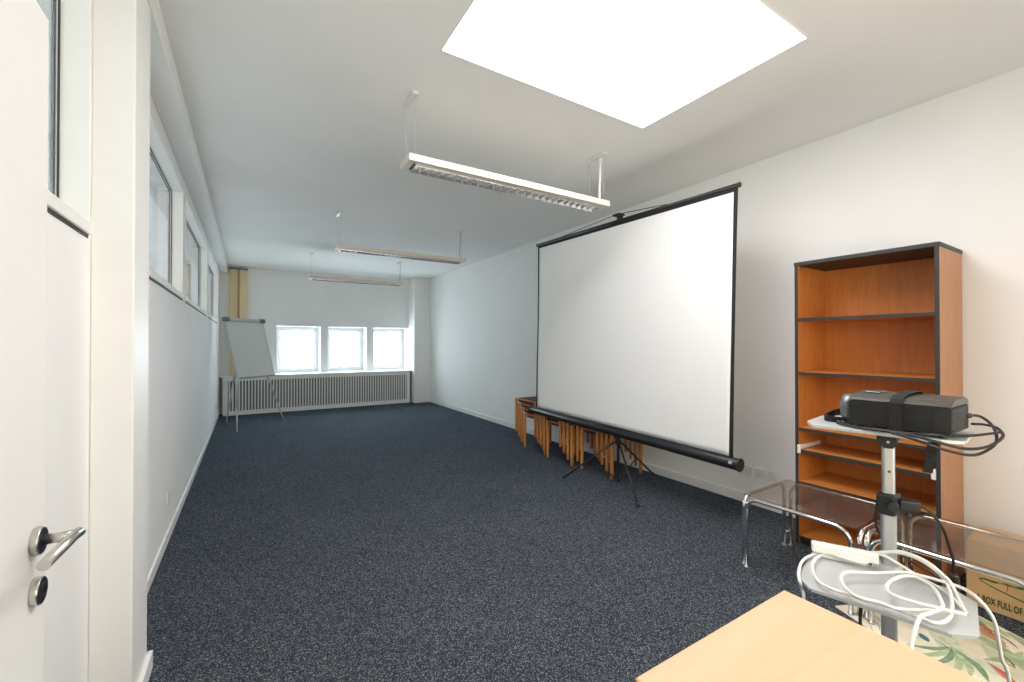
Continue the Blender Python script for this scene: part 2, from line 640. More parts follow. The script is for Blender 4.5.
# skylight: upstand frame and glowing panel
sk = sroot('window_8', ((x0 + x1) / 2, (y0 + y1) / 2, CEIL))
hx, hy = (x1 - x0) / 2, (y1 - y0) / 2
p = MB()
p.box(-hx, hx, -hy, hy, 0.06, 0.10)
p.build('pane', M['skylight'], sk)
fr = MB()
for (a0, a1, b0, b1) in ((-hx, -hx + .006, -hy, hy), (hx - .006, hx, -hy, hy), (-hx, hx, -hy, -hy + .006), (-hx, hx, hy - .006, hy)):
    fr.box(a0, a1, b0, b1, -0.004, 0.06)
fr.build('frame', M['trim'], sk)

# the open door with lever handle and lock rose
DX = -0.34
d = sroot('door_1', (DX, 1.205, 0))
leaf = MB()
leaf.box(-0.042, 0, -0.90, 0, 0.008, 2.047, 0.003)
leaf.build('leaf', M['door'], d)
ZH = 1.03
ha = MB()
ha.rod((0, -0.052, ZH), (0.012, -0.052, ZH), 0.0255, 0.0015, 28)
hobj = ha.build('handle', M['steel'], d)
lv = MB()
r_ = 0.0095
lv.tube([(0.012, -0.052, ZH), (0.060, -0.052, ZH)], r_, 20)
lv.tube([(0.0585, -0.040, ZH), (0.055, -0.060, ZH), (0.049, -0.180, ZH - 0.002)], r_, 20)
lv.build('lever', M['steel'], hobj)
ro = MB()
ro.cyl((0.0121, -0.052, ZH), (0.0128, -0.052, ZH), 0.0228, 28)
ro.build('rose_face', M['dsteel'], hobj)
lk = MB()
lk.rod((0, -0.052, 0.936), (0.012, -0.052, 0.936), 0.0255, 0.0015, 28)
lo = lk.build('lock_rose', M['steel'], d)
lf = MB()
lf.cyl((0.0121, -0.052, 0.936), (0.0128, -0.052, 0.936), 0.0228, 28)
lf.build('rose_face', M['dsteel'], lo)
kh = MB()
kh.cyl((0.0126, -0.052, 0.941), (0.014, -0.052, 0.941), 0.0085, 20)
kh.box(0.0126, 0.014, -0.0565, -0.0475, 0.918, 0.941, 0.001)
kh.build('keyhole', M['black'], lo)

# ------------------------------------------------------------------ bookcase
BX0, BX1, BY0, BY1, BH = 3.30, 3.735, 0.768, 1.514, 1.978
bk = thing('bookcase', 'tall open cherry bookcase with dark edging against the right wall', 'bookcase', (BX0, BY0, 0))
Wb, Db = BY1 - BY0, BX1 - BX0
T = 0.02
m = MB()
m.box(-0.002, Db, -0.004, Wb + 0.004, BH - 0.026, BH, 0.002)
m.build('top', M['edge'], bk)
for (a0, a1) in ((0, T), (Wb - T, Wb)):
    m = MB()
    m.box(0.003, Db, a0, a1, 0, BH - 0.026)
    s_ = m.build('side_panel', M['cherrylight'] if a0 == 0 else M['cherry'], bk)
    e_ = MB()
    e_.box(0, 0.003, a0, a1, 0, BH - 0.026)
    e_.build('edge_band', M['edge'], s_)
m = MB()
m.box(Db - 0.010, Db - 0.002, T, Wb - T, 0.02, BH - 0.026)
m.build('back_panel', M['cherry'], bk)
m = MB()
m.box(0.02, 0.036, T, Wb - T, 0, 0.035)
m.build('plinth', M['edge'], bk)
for z in (1.582, 1.203, 0.812, 0.436, 0.055):
    m = MB()
    m.box(0.008, Db - 0.012, T, Wb - T, z - 0.020, z, 0.0005)
    s_ = m.build('shelf', M['cherryh'], bk)
    e_ = MB()
    e_.box(0.005, 0.008, T, Wb - T, z - 0.020, z)
    e_.build('edge_band', M['edge'], s_)
# pull-out shelf on white runners
m = MB()
m.box(0.006, Db - 0.09, T + 0.014, Wb - T - 0.014, 0.640, 0.660, 0.0005)
s_ = m.build('pull_out_shelf', M['cherryh'], bk)
e_ = MB()
e_.box(0.003, 0.006, T + 0.014, Wb - T - 0.014, 0.636, 0.660)
e_.build('edge_band', M['edge'], s_)
for ya in (T, Wb - T - 0.013):
    r_ = MB()
    r_.box(0.004, 0.30, ya, ya + 0.013, 0.662, 0.690, 0.002)
    r_.box(-0.004, 0.012, ya - 0.001, ya + 0.020, 0.632, 0.692, 0.003)
    r_.build('runner', M['plastic_w'], s_)
for ya in (T, Wb - T - 0.004):
    for zz in (1.94,):
        k = MB()
        k.cyl((0.05, ya, zz), (0.05, ya + 0.004, zz), 0.006, 10)
        k.build('screw_cap', M['edge'], bk)

# ------------------------------------------------------------------ stools, three stacks of four
LEG, DY, DXS, RISE = 0.0205, 0.070, 0.0, 0.0615


def make_stool():
    root = thing('stool', 'stool', 'stool', (0, 0, 0), 0, 'stacked stools')
    hy_, hx_ = 0.232, 0.215
    for sx in (-1, 1):
        for sy in (-1, 1):
            l = MB()
            l.tube([(sx * hx_, sy * hy_, 0), (sx * hx_, sy * hy_, 0.004), (sx * hx_, sy * hy_, 0.10), (sx * hx_, sy * hy_, 0.30), (sx * hx_, sy * hy_, 0.458), (sx * hx_, sy * hy_, 0.462)],
                   [0.014, 0.017, 0.0185, LEG, LEG, LEG - 0.003], 12)
            l.build('leg', M['beech'], root)
    for sx in (-1, 1):
        xa, xb = sorted((sx * (hx_ - 0.022), sx * (hx_ + 0.010)))
        fr = MB()
        fr.box(xa, xb, -hy_, hy_, 0.446, 0.458, 0.003)
        fr.build('seat_rail', M['beechy'], root)
    st = MB()
    st.box(-hx_ + 0.022, hx_ - 0.022, -hy_ + 0.006, hy_ - 0.006, 0.404, 0.466, 0.014, 3)
    st.build('seat', M['maroon'], root)
    return root


proto = make_stool()
stack_names = ['leftmost stack beside the screen edge', 'middle stack under the screen', 'right stack behind the screen tripod']
level_names = ['bottom stool on the carpet', 'second stool from the bottom', 'third stool from the bottom', 'topmost stool']
first = True
for si, (fx, yc) in enumerate(((3.198, 4.60), (3.152, 4.02), (3.200, 3.44))):
    for lv_ in range(4):
        o = proto if first else copy_tree(proto)
        first = False
        o.location = (fx + 0.215, yc + DY * lv_, RISE * lv_)
        o['label'] = 'maroon beech stool, %s in the %s' % (level_names[lv_], stack_names[si])
        o['group'] = 'stacked stools'

# ------------------------------------------------------------------ projection screen on a tripod
SXc = 3.05
sc = thing('projection_screen', 'large white pull-up projection screen with black borders on a black tripod', 'projection screen', (3.13, 3.05, 0))
roll = radians(1.3)
# screen frame: local y runs along the wall, tilted slightly (far end higher); origin at pole axis
RM = Matrix.Rotation(roll, 4, 'X')
RM.translation = Vector((-0.08, 0, 0.546))
cm = MB(RM)
cy0, cy1 = -1.275, 1.395
cm.tube([(0, cy0, 0), (0, cy0 + 0.006, 0), (0, cy1 - 0.006, 0), (0, cy1, 0)], [0.042, 0.046, 0.046, 0.042], 8)
case = cm.build('case', M['blackmetal'], sc)
for yy in (cy0 - 0.012, cy1):
    k = MB(RM)
    k.rod((0, yy, 0), (0, yy + 0.012, 0), 0.050, 0.003, 24)
    k.build('end_cap', M['black'], case)
k = MB(RM)
k.box(-0.047, -0.0455, cy0 + 0.03, cy0 + 0.055, 0.004, 0.026)
k.build('label_plate', M['graymet'], case)
fy0, fy1, fz0, fz1 = -1.212, 1.252, 0.052, 2.02


def fabric(u, v):
    y = fy0 + (fy1 - fy0) * u
    z = fz0 + (fz1 - fz0) * v
    far = u
    x = -0.020 + 0.010 * sin(5.5 * u + 2.5 * v) * (0.3 + far) * sin(pi * v) * 0.5
    # soft creases in the lower far part of the cloth
    wv = math.exp(-((u - 0.72) / 0.18) ** 2 - ((v - 0.33) / 0.22) ** 2)
    x += 0.009 * wv * sin(26 * (u + 0.55 * v))
    return (x, y, z)


fb = MB(RM)
fb.grid(fabric, 64, 48)
fabo = fb.build('screen_cloth', M['screen'], sc, normals=False)
so = fabo.modifiers.new('thickness', 'SOLIDIFY')
so.thickness = 0.0012
for (a0, a1) in ((fy0 - 0.030, fy0 + 0.002), (fy1 - 0.002, fy1 + 0.024)):
    bb_ = MB(RM)

    def bf(u, v, a0=a0, a1=a1):
        x = fabric(0 if a0 < 0 else 1, v)[0]
        pinch = 0.006 * sin(pi * v) * (1 if a0 < 0 else -1)
        return (x - 0.0008, a0 + (a1 - a0) * u + pinch * (1 - u if a0 < 0 else u), fz0 + (fz1 - fz0) * v)
    bb_.grid(bf, 2, 24)
    ob_ = bb_.build('black_border', M['blackmat'], fabo, normals=False)
    so = ob_.modifiers.new('thickness', 'SOLIDIFY')
    so.thickness = 0.0018
tb = MB(RM)
tb.box(-0.0235, -0.019, fy0 - 0.03, fy1 + 0.024, fz1 - 0.020, fz1 + 0.012)
tb.build('black_border', M['blackmat'], fabo)
tb = MB(RM)
tb.tube([(-0.018, fy0 - 0.035, fz1 + 0.022), (-0.018, fy1 + 0.035, fz1 + 0.022)], 0.017, 12)
top = tb.build('top_bar', M['blackmetal'], sc)
for yy in (fy0 - 0.045, fy1 + 0.035):
    k = MB(RM)
    k.rod((-0.018, yy, fz1 + 0.022), (-0.018, yy + 0.012, fz1 + 0.022), 0.020, 0.003, 12)
    k.build('end_cap', M['black'], top)
hg = MB(RM)
hy_ = -0.03
hg.tube([(-0.018, -0.62, fz1 + 0.040), (-0.014, hy_ - 0.03, fz1 + 0.092), (-0.014, hy_ + 0.03, fz1 + 0.092), (-0.018, 0.80, fz1 + 0.040)], 0.0035, 8)
hg.build('hanger_wire', M['blackmetal'], top)
hk = MB(RM)
hk.box(-0.03, 0.055, hy_ - 0.045, hy_ + 0.045, fz1 + 0.082, fz1 + 0.100, 0.004)
hk.box(0.02, 0.055, hy_ - 0.022, hy_ + 0.022, fz1 + 0.03, fz1 + 0.09, 0.004)
hk.build('hook_bracket', M['black'], sc)
# column, hub and legs
m = MB()
m.tube([(0, 0, 0.035), (0, 0, 0.04), (0, 0, 1.15)], [0.010, 0.014, 0.014], 14)
m.tube([(0, 0, 1.10), (0, 0, 2.66)], 0.010, 12)
m.build('pole', M['blackmetal'], sc)
m = MB()
m.rod((0, 0, 0.405), (0, 0, 0.455), 0.030, 0.004, 16)
m.build('hub', M['black'], sc)
m = MB()
m.box(-0.028, 0.028, -0.028, 0.028, 0.53, 0.60, 0.005)
m.build('case_bracket', M['black'], sc)
for (dx, dy) in ((-0.325, 0.46), (-0.27, -0.50), (0.555, 0.03)):
    L = Vector((dx, dy, 0)).normalized()
    a = L * 0.028
    l = MB()
    l.tube([(a.x, a.y, 0.43), (dx, dy, 0.006)], 0.0095, 10)
    lo_ = l.build('leg', M['blackmetal'], sc)
    b_ = MB()
    mid = Vector((dx, dy, 0)) * 0.50
    b_.tube([(L.x * 0.012, L.y * 0.012, 0.06), (mid.x, mid.y, 0.222)], 0.0055, 8)
    b_.build('brace', M['blackmetal'], sc)
    t_ = MB()
    t_.tube([(dx * 0.955, dy * 0.955, 0.027), (dx * 1.0, dy * 1.0, 0.012), (dx * 1.015, dy * 1.015, 0.0)], [0.0115, 0.013, 0.011], 10)
    t_.build('rubber_foot', M['black'], lo_)
m = MB()
m.rod((0, 0, 0.035), (0, 0, 0.085), 0.019, 0.004, 12)
m.build('collar', M['black'], sc)

# ------------------------------------------------------------------ pendant lights
def pendant(x0_, x1_, yc, label, cable_right):
    ln = x1_ - x0_
    t = thing('pendant_light', label, 'ceiling light', (x0_, yc, 2.545), 0, 'hanging louvre lights')
    hw = 0.088
    m = MB()
    # tray-shaped body: top plate, folded sides, end plates, flat lips underneath
    m.box(0, ln, -hw, hw, 0.030, 0.044, 0.002)
    m.box(0, ln, -hw, -hw + 0.004, 0.0, 0.034, 0.001)
    m.box(0, ln, hw - 0.004, hw, 0.0, 0.034, 0.001)
    m.box(-0.001, 0.045, -hw + 0.001, hw - 0.001, 0.0005, 0.034, 0.001)
    m.box(ln - 0.045, ln + 0.001, -hw + 0.001, hw - 0.001, 0.0005, 0.034, 0.001)
    m.box(0.04, ln - 0.04, -hw + 0.003, -0.050, 0.0, 0.003)
    m.box(0.04, ln - 0.04, 0.070, hw - 0.003, 0.0, 0.003)
    m.build('housing', M['lum'], t)
    # louvre: two curved reflector sides and V-shaped cross blades, slightly proud of the body
    q = MB()
    lx0, lx1 = 0.055, ln - 0.055
    zt, zb = 0.026, -0.014
    for (yb0, yt0) in ((-0.050, -0.024), (0.068, 0.040)):
        q.grid(lambda u, v, a=yb0, c_=yt0: (lx0 + (lx1 - lx0) * u, a + (c_ - a) * (1 - (1 - v) ** 1.6), zb + (zt - zb) * v), 1, 6)
    for (yb0, sg) in ((-0.050, -1), (0.068, 1)):
        q.box(lx0, lx1, yb0 - 0.001, yb0 + 0.001, zb - 0.001, 0.006)
    for xx in (lx0, lx1):
        q.box(xx - 0.001, xx + 0.001, -0.050, 0.068, zb, zt)
    q.box(lx0, lx1, -0.026, 0.042, zt, zt + 0.002)
    lo_ = q.build('louvre', M['louver'], t, normals=False)
    nb = 26
    bl = MB()
    for k in range(1, nb):
        xx = lx0 + (lx1 - lx0) * k / nb
        bl._add([(xx - 0.001, -0.049, zb), (xx + 0.001, -0.049, zb), (xx + 0.001, 0.067, zb), (xx - 0.001, 0.067, zb),
                 (xx - 0.013, -0.026, zt - 0.002), (xx + 0.013, -0.026, zt - 0.002), (xx + 0.013, 0.042, zt - 0.002), (xx - 0.013, 0.042, zt - 0.002)],
                [(0, 3, 2, 1), (4, 5, 6, 7), (0, 1, 5, 4), (1, 2, 6, 5), (2, 3, 7, 6), (3, 0, 4, 7)])
    bl.build('blades', M['louver'], lo_)
    tu = MB()
    tu.rod((lx0 + 0.01, 0.008, 0.013), (lx1 - 0.01, 0.008, 0.013), 0.008, 0.002, 14)
    tu.build('fluorescent_tube', M['plastic_w'], t)
    for side, xx in (('l', 0.035), ('r', ln - 0.065)):
        cn = MB()
        cn.box(xx - 0.022, xx + 0.022, -0.100, 0.100, 0.414, 0.435, 0.005, 2)
        ca = cn.build('ceiling_canopy', M['plastic_off'], t)
        cw = MB()
        for s in (-1, 1):
            cw.tube([(xx, s * 0.082, 0.044), (xx, s * 0.092, 0.41)], 0.0014, 6)
        cw.build('suspension_wire', M['graymet'], t)
        if side == 'r':
            pc = MB()
            rr = 0.0105 if cable_right == 1 else 0.006
            pc.tube(spline([(xx + 0.010, -0.03, 0.044), (xx - 0.004, -0.035, 0.10), (xx, -0.038, 0.22), (xx + 0.008, -0.035, 0.41)], 5), rr, 10)
            pc.build('power_cable', M['plastic_w'] if cable_right == 1 else M['graymet'], t)
    return t


pendant(0.845, 2.55, 2.66, 'nearest hanging louvre light with a thick white cable, below the skylight', 1)
pendant(0.885, 2.57, 5.46, 'middle hanging louvre light of the row of three', 2)
pendant(0.900, 2.56, 8.19, 'farthest hanging louvre light, closest to the back windows', 2)

# ------------------------------------------------------------------ radiator cover and sill below the back windows
rc = thing('radiator_cover', 'long white slatted radiator cover under the three back windows', 'radiator cover', (-0.42, 9.98, 0))
RW = 3.72
m = MB()
m.box(0, RW, 0, 0.022, 0.0, 0.085, 0.002)
m.box(0, RW, 0, 0.022, 0.675, 0.745, 0.002)
m.box(0, 0.085, 0, 0.022, 0.085, 0.675)
m.box(RW - 0.075, RW, 0, 0.022, 0.085, 0.675)
m.build('frame', M['trim'], rc)
m = MB()
n = 66
for i in range(n):
    xx = 0.085 + (RW - 0.16) * (i + 0.5) / n
    m.box(xx - 0.0135, xx + 0.0135, 0.002, 0.020, 0.085, 0.675)
m.build('slat_panel', M['trim'], rc)
m = MB()
m.box(0, RW, 0.10, 0.105, 0.0, 0.745)  # dark sheet painting the shade behind the slats
m.build('recess_shade', M['dark'], rc)
m = MB()
m.box(-0.06, 3.772, -0.018, 0.29, 0.745, 0.772, 0.004, 2)
m.build('sill_board', M['trim'], rc)

# pipe casing in the back left corner
pc = thing('pipe_casing', 'tall tan wooden pipe casing in the back left corner', 'pipe casing', (-0.315, YB - 0.087, 0.773))
m = MB()
m.box(0, 0.125, 0.0, 0.085, 0, 2.13, 0.004)
m.build('front_board', M['tan'], pc)
m = MB()
m.box(0.127, 0.165, 0.022, 0.085, 0, 2.13, 0.002)
m.build('recessed_strip', M['tan2'], pc)
m = MB()
m.box(0.167, 0.285, 0.004, 0.085, 0, 2.13, 0.004)
m.build('side_board', M['tan'], pc)
m = MB()
m.box(-0.02, 0.30, -0.01, 0.085, 2.131, 2.160, 0.003)  # dark slab standing in for the shadow at the casing top
m.build('top_shadow', M['dark'], pc)

# ------------------------------------------------------------------ flip chart
fc = thing('flip_chart', 'grey flip chart easel with blank board in front of the radiator cover', 'flip chart', (-0.144, 7.99, 0))
O = Vector((-0.144, 7.99, 0))
BL = Vector((-0.150, 8.16, 0.855)) - O
e1 = Vector((0.734, 0.679, 0)).normalized()
nn = Vector((0.679, -0.734, 0)).normalized()
s_l = 0.27
up = (Vector((0, 0, math.sqrt(1 - s_l ** 2))) - nn * s_l).normalized()
nrm = e1.cross(up)
if nrm.dot(nn) < 0:
    nrm = -nrm
bw, bh = 0.735, 0.965
m = MB()
m.obox(BL + e1 * bw / 2 + up * bh / 2, e1, up, nrm, bw / 2, bh / 2, 0.008, 0.003)
bd = m.build('board', M['board'], fc)
m = MB()
for s in (0, 1):
    m.obox(BL + e1 * (bw * s) + up * bh / 2, e1, up, nrm, 0.007, bh / 2, 0.012, 0.002)
m.build('side_trim', M['graymet'], bd)
m = MB()
m.obox(BL + e1 * (bw / 2) + up * (bh + 0.02) + nrm * 0.012, e1, up, nrm, bw / 2 + 0.025, 0.028, 0.020, 0.008, 2)
cb = m.build('clamp_bar', M['graymet'], fc)
for s in (0.02, 0.98):
    k = MB()
    k.obox(BL + e1 * (bw * s) + up * (bh + 0.02) + nrm * 0.014, e1, up, nrm, 0.055, 0.034, 0.027, 0.010, 2)
    k.build('clamp_end', M['dark'], cb)
m = MB()
m.obox(BL + e1 * (bw / 2) + up * (-0.012) + nrm * 0.035, e1, up, nrm, bw / 2 - 0.04, 0.008, 0.045, 0.003)
m.build('pen_tray', M['graymet'], fc)
apex = BL + e1 * bw / 2 + up * bh * 0.93 - nrm * 0.04
for a, b_, nm in (((0, 0, 0), BL + e1 * 0.03 + up * 0.08 - nrm * 0.025, 'leg'),
                  (Vector((0.559, 8.785, 0)) - O, BL + e1 * 0.60 + up * 0.12 - nrm * 0.025, 'leg'),
                  (Vector((-0.325, 8.99, 0)) - O, apex, 'leg')):
    l = MB()
    a = Vector(a)
    b_ = Vector(b_)
    l.tube([a, a + (b_ - a) * 0.45], 0.012, 10)
    l.tube([a + (b_ - a) * 0.42, b_, ], 0.016, 10)
    l.build(nm, M['lightgray'], fc)
m = MB()
m.tube([BL + e1 * 0.03 + up * 0.05 - nrm * 0.025, BL + e1 * 0.03 + up * bh * 0.95 - nrm * 0.025], 0.014, 10)
m.tube([BL + e1 * 0.60 + up * 0.05 - nrm * 0.025, BL + e1 * 0.60 + up * bh * 0.95 - nrm * 0.025], 0.014, 10)
m.tube([BL + e1 * 0.03 + up * bh * 0.93 - nrm * 0.03, BL + e1 * 0.60 + up * bh * 0.93 - nrm * 0.03], 0.012, 10)
m.build('rear_frame', M['lightgray'], fc)

# ------------------------------------------------------------------ chrome and smoked glass tables
def glass_table(label, y0_, y1_):
    xa, xb, zt = 2.655, 3.205, 0.450
    cx, cy = (xa + xb) / 2, (y0_ + y1_) / 2
    hx_, hy_ = (xb - xa) / 2, (y1_ - y0_) / 2
    t = thing('glass_table', label, 'side table', (cx, cy, 0), 0, 'chrome and smoked glass tables')
    r = 0.0115
    o_ = 0.028
    zc = zt - r
    for s in (-1, 1):
        m = MB()
        m.tube(fillet([(s * hx_, -hy_ + o_, 0.004), (s * hx_, -hy_ + o_, zc), (s * hx_, hy_ - o_, zc), (s * hx_, hy_ - o_, 0.004)], 0.075, 9), r, 14)
        m.build('tube_frame', M['chrome'], t)
        m = MB()
        m.tube(fillet([(-hx_ + o_, s * hy_, 0.004), (-hx_ + o_, s * hy_, zc), (hx_ - o_, s * hy_, zc), (hx_ - o_, s * hy_, 0.004)], 0.075, 9), r, 14)
        m.build('tube_frame', M['chrome'], t)
    for sx in (-1, 1):
        for sy in (-1, 1):
            m = MB()
            m.rod((sx * hx_, sy * (hy_ - o_), 0), (sx * hx_, sy * (hy_ - o_), 0.012), 0.0145, 0.002, 12)
            m.build('foot', M['steel'], t)
            m = MB()
            m.rod((sx * (hx_ - o_), sy * hy_, 0), (sx * (hx_ - o_), sy * hy_, 0.012), 0.0145, 0.002, 12)
            m.build('foot', M['steel'], t)
            m = MB()
            m.tube([(sx * hx_, sy * (hy_ - o_), 0.10), (sx * (hx_ - o_), sy * hy_, 0.10)], 0.006, 8)
            m.build('leg_clip', M['chrome'], t)
    m = MB()
    m.box(-hx_ + 0.008, hx_ - 0.008, -hy_ + 0.008, hy_ - 0.008, zt - 0.002, zt + 0.008, 0.002)
    m.build('glass_top', M['smoked'], t)
    return t


glass_table('smoked glass table with chrome tube legs, before the bookcase', 0.930, 1.530)
glass_table('smoked glass table with chrome tube frame, over the cardboard box', 0.305, 0.900)

# ------------------------------------------------------------------ cardboard box with green print
cb = thing('cardboard_box', 'brown cardboard box with green print and lettering beside the bookcase', 'box', (3.315, 0.235, 0))
BWy, BDx, BHz = 0.44, 0.30, 0.345
m = MB()
m.box(0, BDx, 0, BWy, 0.0, BHz, 0.004)
m.build('carton', M['card'], cb)
m = MB()
m.box(0.004, BDx - 0.004, 0.004, BWy / 2 - 0.002, BHz + 0.0005, BHz + 0.004)
m.box(0.004, BDx - 0.004, BWy / 2 + 0.002, BWy - 0.004, BHz + 0.0005, BHz + 0.004)
m.build('lid_flaps', M['card'], cb)


def on_front(y, z, d=0.001):
    return (-d, y, z)


g = MB()


def stroke(pts, w):
    P = [Vector(p) for p in pts]
    V = []
    for i, p_ in enumerate(P):
        t_ = (P[min(i + 1, len(P) - 1)] - P[max(i - 1, 0)]).normalized()
        n_ = Vector((-t_.y, t_.x))
        ww = w[i] if isinstance(w, list) else w
        V += [p_ + n_ * ww, p_ - n_ * ww]
    g._add([on_front(v.x, v.y) for v in V], [(2 * i, 2 * i + 1, 2 * i + 3, 2 * i + 2) for i in range(len(P) - 1)])


random.seed(4)
# the fruit outline: heavy leafy upper line, thin lower curve (y falls to the right in view)
yA, yB_ = 0.392, 0.030
pts, ws = [], []
for i in range(25):
    u = i / 24
    pts.append(Vector((yA - (yA - yB_) * u, 0.152 + 0.020 * sin(3.0 * u) + 0.004 * sin(30 * u))))
    ws.append(0.002 + 0.0055 * abs(sin(9.5 * u + 0.5)) * (0.4 + u) if not 0.20 < u < 0.36 else 0.0004)
stroke(pts, ws)
pts = [Vector((yA - (yA - yB_) * u, 0.148 - 0.060 * u ** 0.75 - 0.012 * sin(pi * u))) for u in [i / 24 for i in range(25)]]
stroke(pts, [0.002 + 0.0035 * (i / 24) for i in range(25)])
# small palm tree in the middle
pc_ = Vector((0.290, 0.160))
stroke([pc_ + Vector((0.004, -0.036)), pc_ + Vector((0.002, -0.015)), pc_], 0.0012)
for k in range(7):
    a = pi * (0.05 + 0.9 * k / 6)
    stroke([pc_, pc_ + Vector((cos(a), sin(a) * 0.7)) * 0.016, pc_ + Vector((cos(a) * 1.5, sin(a) * 0.55 - 0.25)) * 0.020], [0.0012, 0.0014, 0.0004])
g.build('green_print', M['ink'], cb, normals=False)
tcv = bpy.data.curves.new('lettering', 'FONT')
tcv.body = 'A BOX FULL OF'
tcv.size = 0.048
tcv.space_character = 1.06
tcv.extrude = 0.0006
tcv.offset = 0.0012
tob = bpy.data.objects.new('lettering_curve', tcv)
C.objects.link(tob)
dg = bpy.context.evaluated_depsgraph_get()
me = bpy.data.meshes.new_from_object(tob.evaluated_get(dg))
C.objects.unlink(tob)
bpy.data.objects.remove(tob)
me.name = 'lettering'
me.materials.clear()
me.materials.append(M['inkdark'])
te = bpy.data.objects.new('lettering', me)
C.objects.link(te)
te.parent = cb
te.matrix_local = Matrix.Translation((-0.0012, 0.402, 0.036)) @ Matrix(((0, 0, -1, 0), (-0.45, 0, 0, 0), (0, 1, 0, 0), (0, 0, 0, 1)))

# ------------------------------------------------------------------ rug with painted leaves
rg_loc = Vector((3.27, 0.765, 0))
rg = thing('rug', 'cream rug painted with green leaves and red strokes, under the projector trolley', 'rug', rg_loc)
A1 = Vector((-0.914, 0.406, 0))
A2 = Vector((-0.406, -0.914, 0))
RL, RD = 0.62, 1.45
RL = 0.66


def rpt(a, b, z=0.004):
    v = A1 * a + A2 * b
    return (v.x, v.y, z)


m = MB()
nn_ = 24
m.prism([rpt(0, 0)[:2], rpt(RL, 0)[:2], rpt(RL, RD)[:2], rpt(0, RD)[:2]], 0.0, 0.004)
rugcol = mat('cream rug cloth', (0.84, 0.77, 0.60), 0.9, noise=0.14, nscale=9, bump=0.2, bscale=300)
m.mi = 0
cols = [rugcol,
        mat('sage leaf paint', (0.46, 0.54, 0.32), 0.9, noise=0.25, nscale=30),
        mat('dark green paint', (0.22, 0.34, 0.20), 0.9, noise=0.3, nscale=40),
        mat('orange red paint', (0.66, 0.16, 0.07), 0.9, noise=0.2, nscale=40),
        mat('teal blue paint', (0.06, 0.20, 0.24), 0.9, noise=0.2, nscale=40),
        mat('slate paint', (0.17, 0.19, 0.24), 0.9, noise=0.2, nscale=40),
        mat('yellow paint', (0.72, 0.52, 0.12), 0.9, noise=0.2, nscale=40),
        mat('pale sage paint', (0.66, 0.70, 0.50), 0.9, noise=0.2, nscale=30)]


zlev = [0.0043]


def leaf(a, b, ang, ln, w, mi, bend=0.15, z=0.0046):
    zlev[0] += 0.00003
    z = zlev[0]
    m.mi = mi
    k = 7
    L_, R_ = [], []
    for i in range(k + 1):
        u = i / k
        off = bend * ln * sin(pi * u)
        x_ = u * ln
        ww = w * sin(pi * min(1, u * 0.92 + 0.04)) ** 0.8
        for s, lst in ((1, L_), (-1, R_)):
            yy = off + s * ww
            aa = a + x_ * cos(ang) - yy * sin(ang)
            bb2 = b + x_ * sin(ang) + yy * cos(ang)
            aa, bb2 = min(max(aa, 0.004), RL - 0.004), min(max(bb2, 0.004), RD - 0.004)
            lst.append(rpt(aa, bb2, z))
    m._add(L_ + R_, [(i, i + 1, k + 2 + i, k + 1 + i) for i in range(k)])


random.seed(11)
for (aa_, bb_2, an_, ln_, ww_, ci_) in ((0.03, 0.08, 0.9, 0.45, 0.055, 7), (0.02, 0.30, 1.2, 0.50, 0.06, 1), (0.12, 0.55, 1.0, 0.45, 0.05, 7), (0.30, 0.10, 1.0, 0.40, 0.05, 7),
                                        (0.03, 0.75, 1.4, 0.45, 0.06, 1), (0.33, 0.65, 1.1, 0.45, 0.05, 7), (0.20, 0.20, 1.35, 0.40, 0.03, 1)):
    leaf(aa_, bb_2, an_, ln_, ww_, ci_, 0.12, 0.0043)
# broad leaf fans in the near-wall corner and single strokes elsewhere
for fan in ((0.05, 0.10, 0.7), (0.12, 0.42, 0.9), (0.04, 0.75, 1.2), (0.40, 0.35, 0.6), (0.30, 0.95, 0.9)):
    for k in range(7):
        leaf(fan[0], fan[1], fan[2] + (k - 3) * 0.28, random.uniform(0.16, 0.27), random.uniform(0.012, 0.022), random.choice((1, 1, 7, 2)), 0.1, 0.0046 + 0.00012 * k)
for k in range(10):
    leaf(random.uniform(0.05, 0.5), random.uniform(0.15, 1.2), random.uniform(1.0, 1.8), random.uniform(0.08, 0.16), 0.0045, random.choice((5, 5, 2, 4)), 0.1, 0.0058)
for k in range(6):
    leaf(0.10 + 0.012 * k, 0.17 + 0.02 * k, 1.75 + random.uniform(-.1, .1), 0.12, 0.005, 3, 0.05, 0.0060)
for k in range(4):
    leaf(0.36 + 0.012 * k, 0.45 + 0.02 * k, 1.5, 0.09, 0.005, 3, 0.05, 0.0060)
for (a, b_) in ((0.17, 0.20), (0.05, 0.55), (0.45, 0.25)):
    leaf(a, b_, 1.2, 0.06, 0.016, 4, 0.0, 0.0062)
leaf(0.28, 0.42, 1.5, 0.08, 0.006, 6, 0.0, 0.0062)
for k in range(10):
    leaf(0.50 + 0.014 * k, 0.06 + random.uniform(0, .10), 1.3 + random.uniform(-.5, .5), 0.09, 0.0012, 5, 0.1, 0.0064)
m.build('painted_cloth', cols, rg, normals=False)

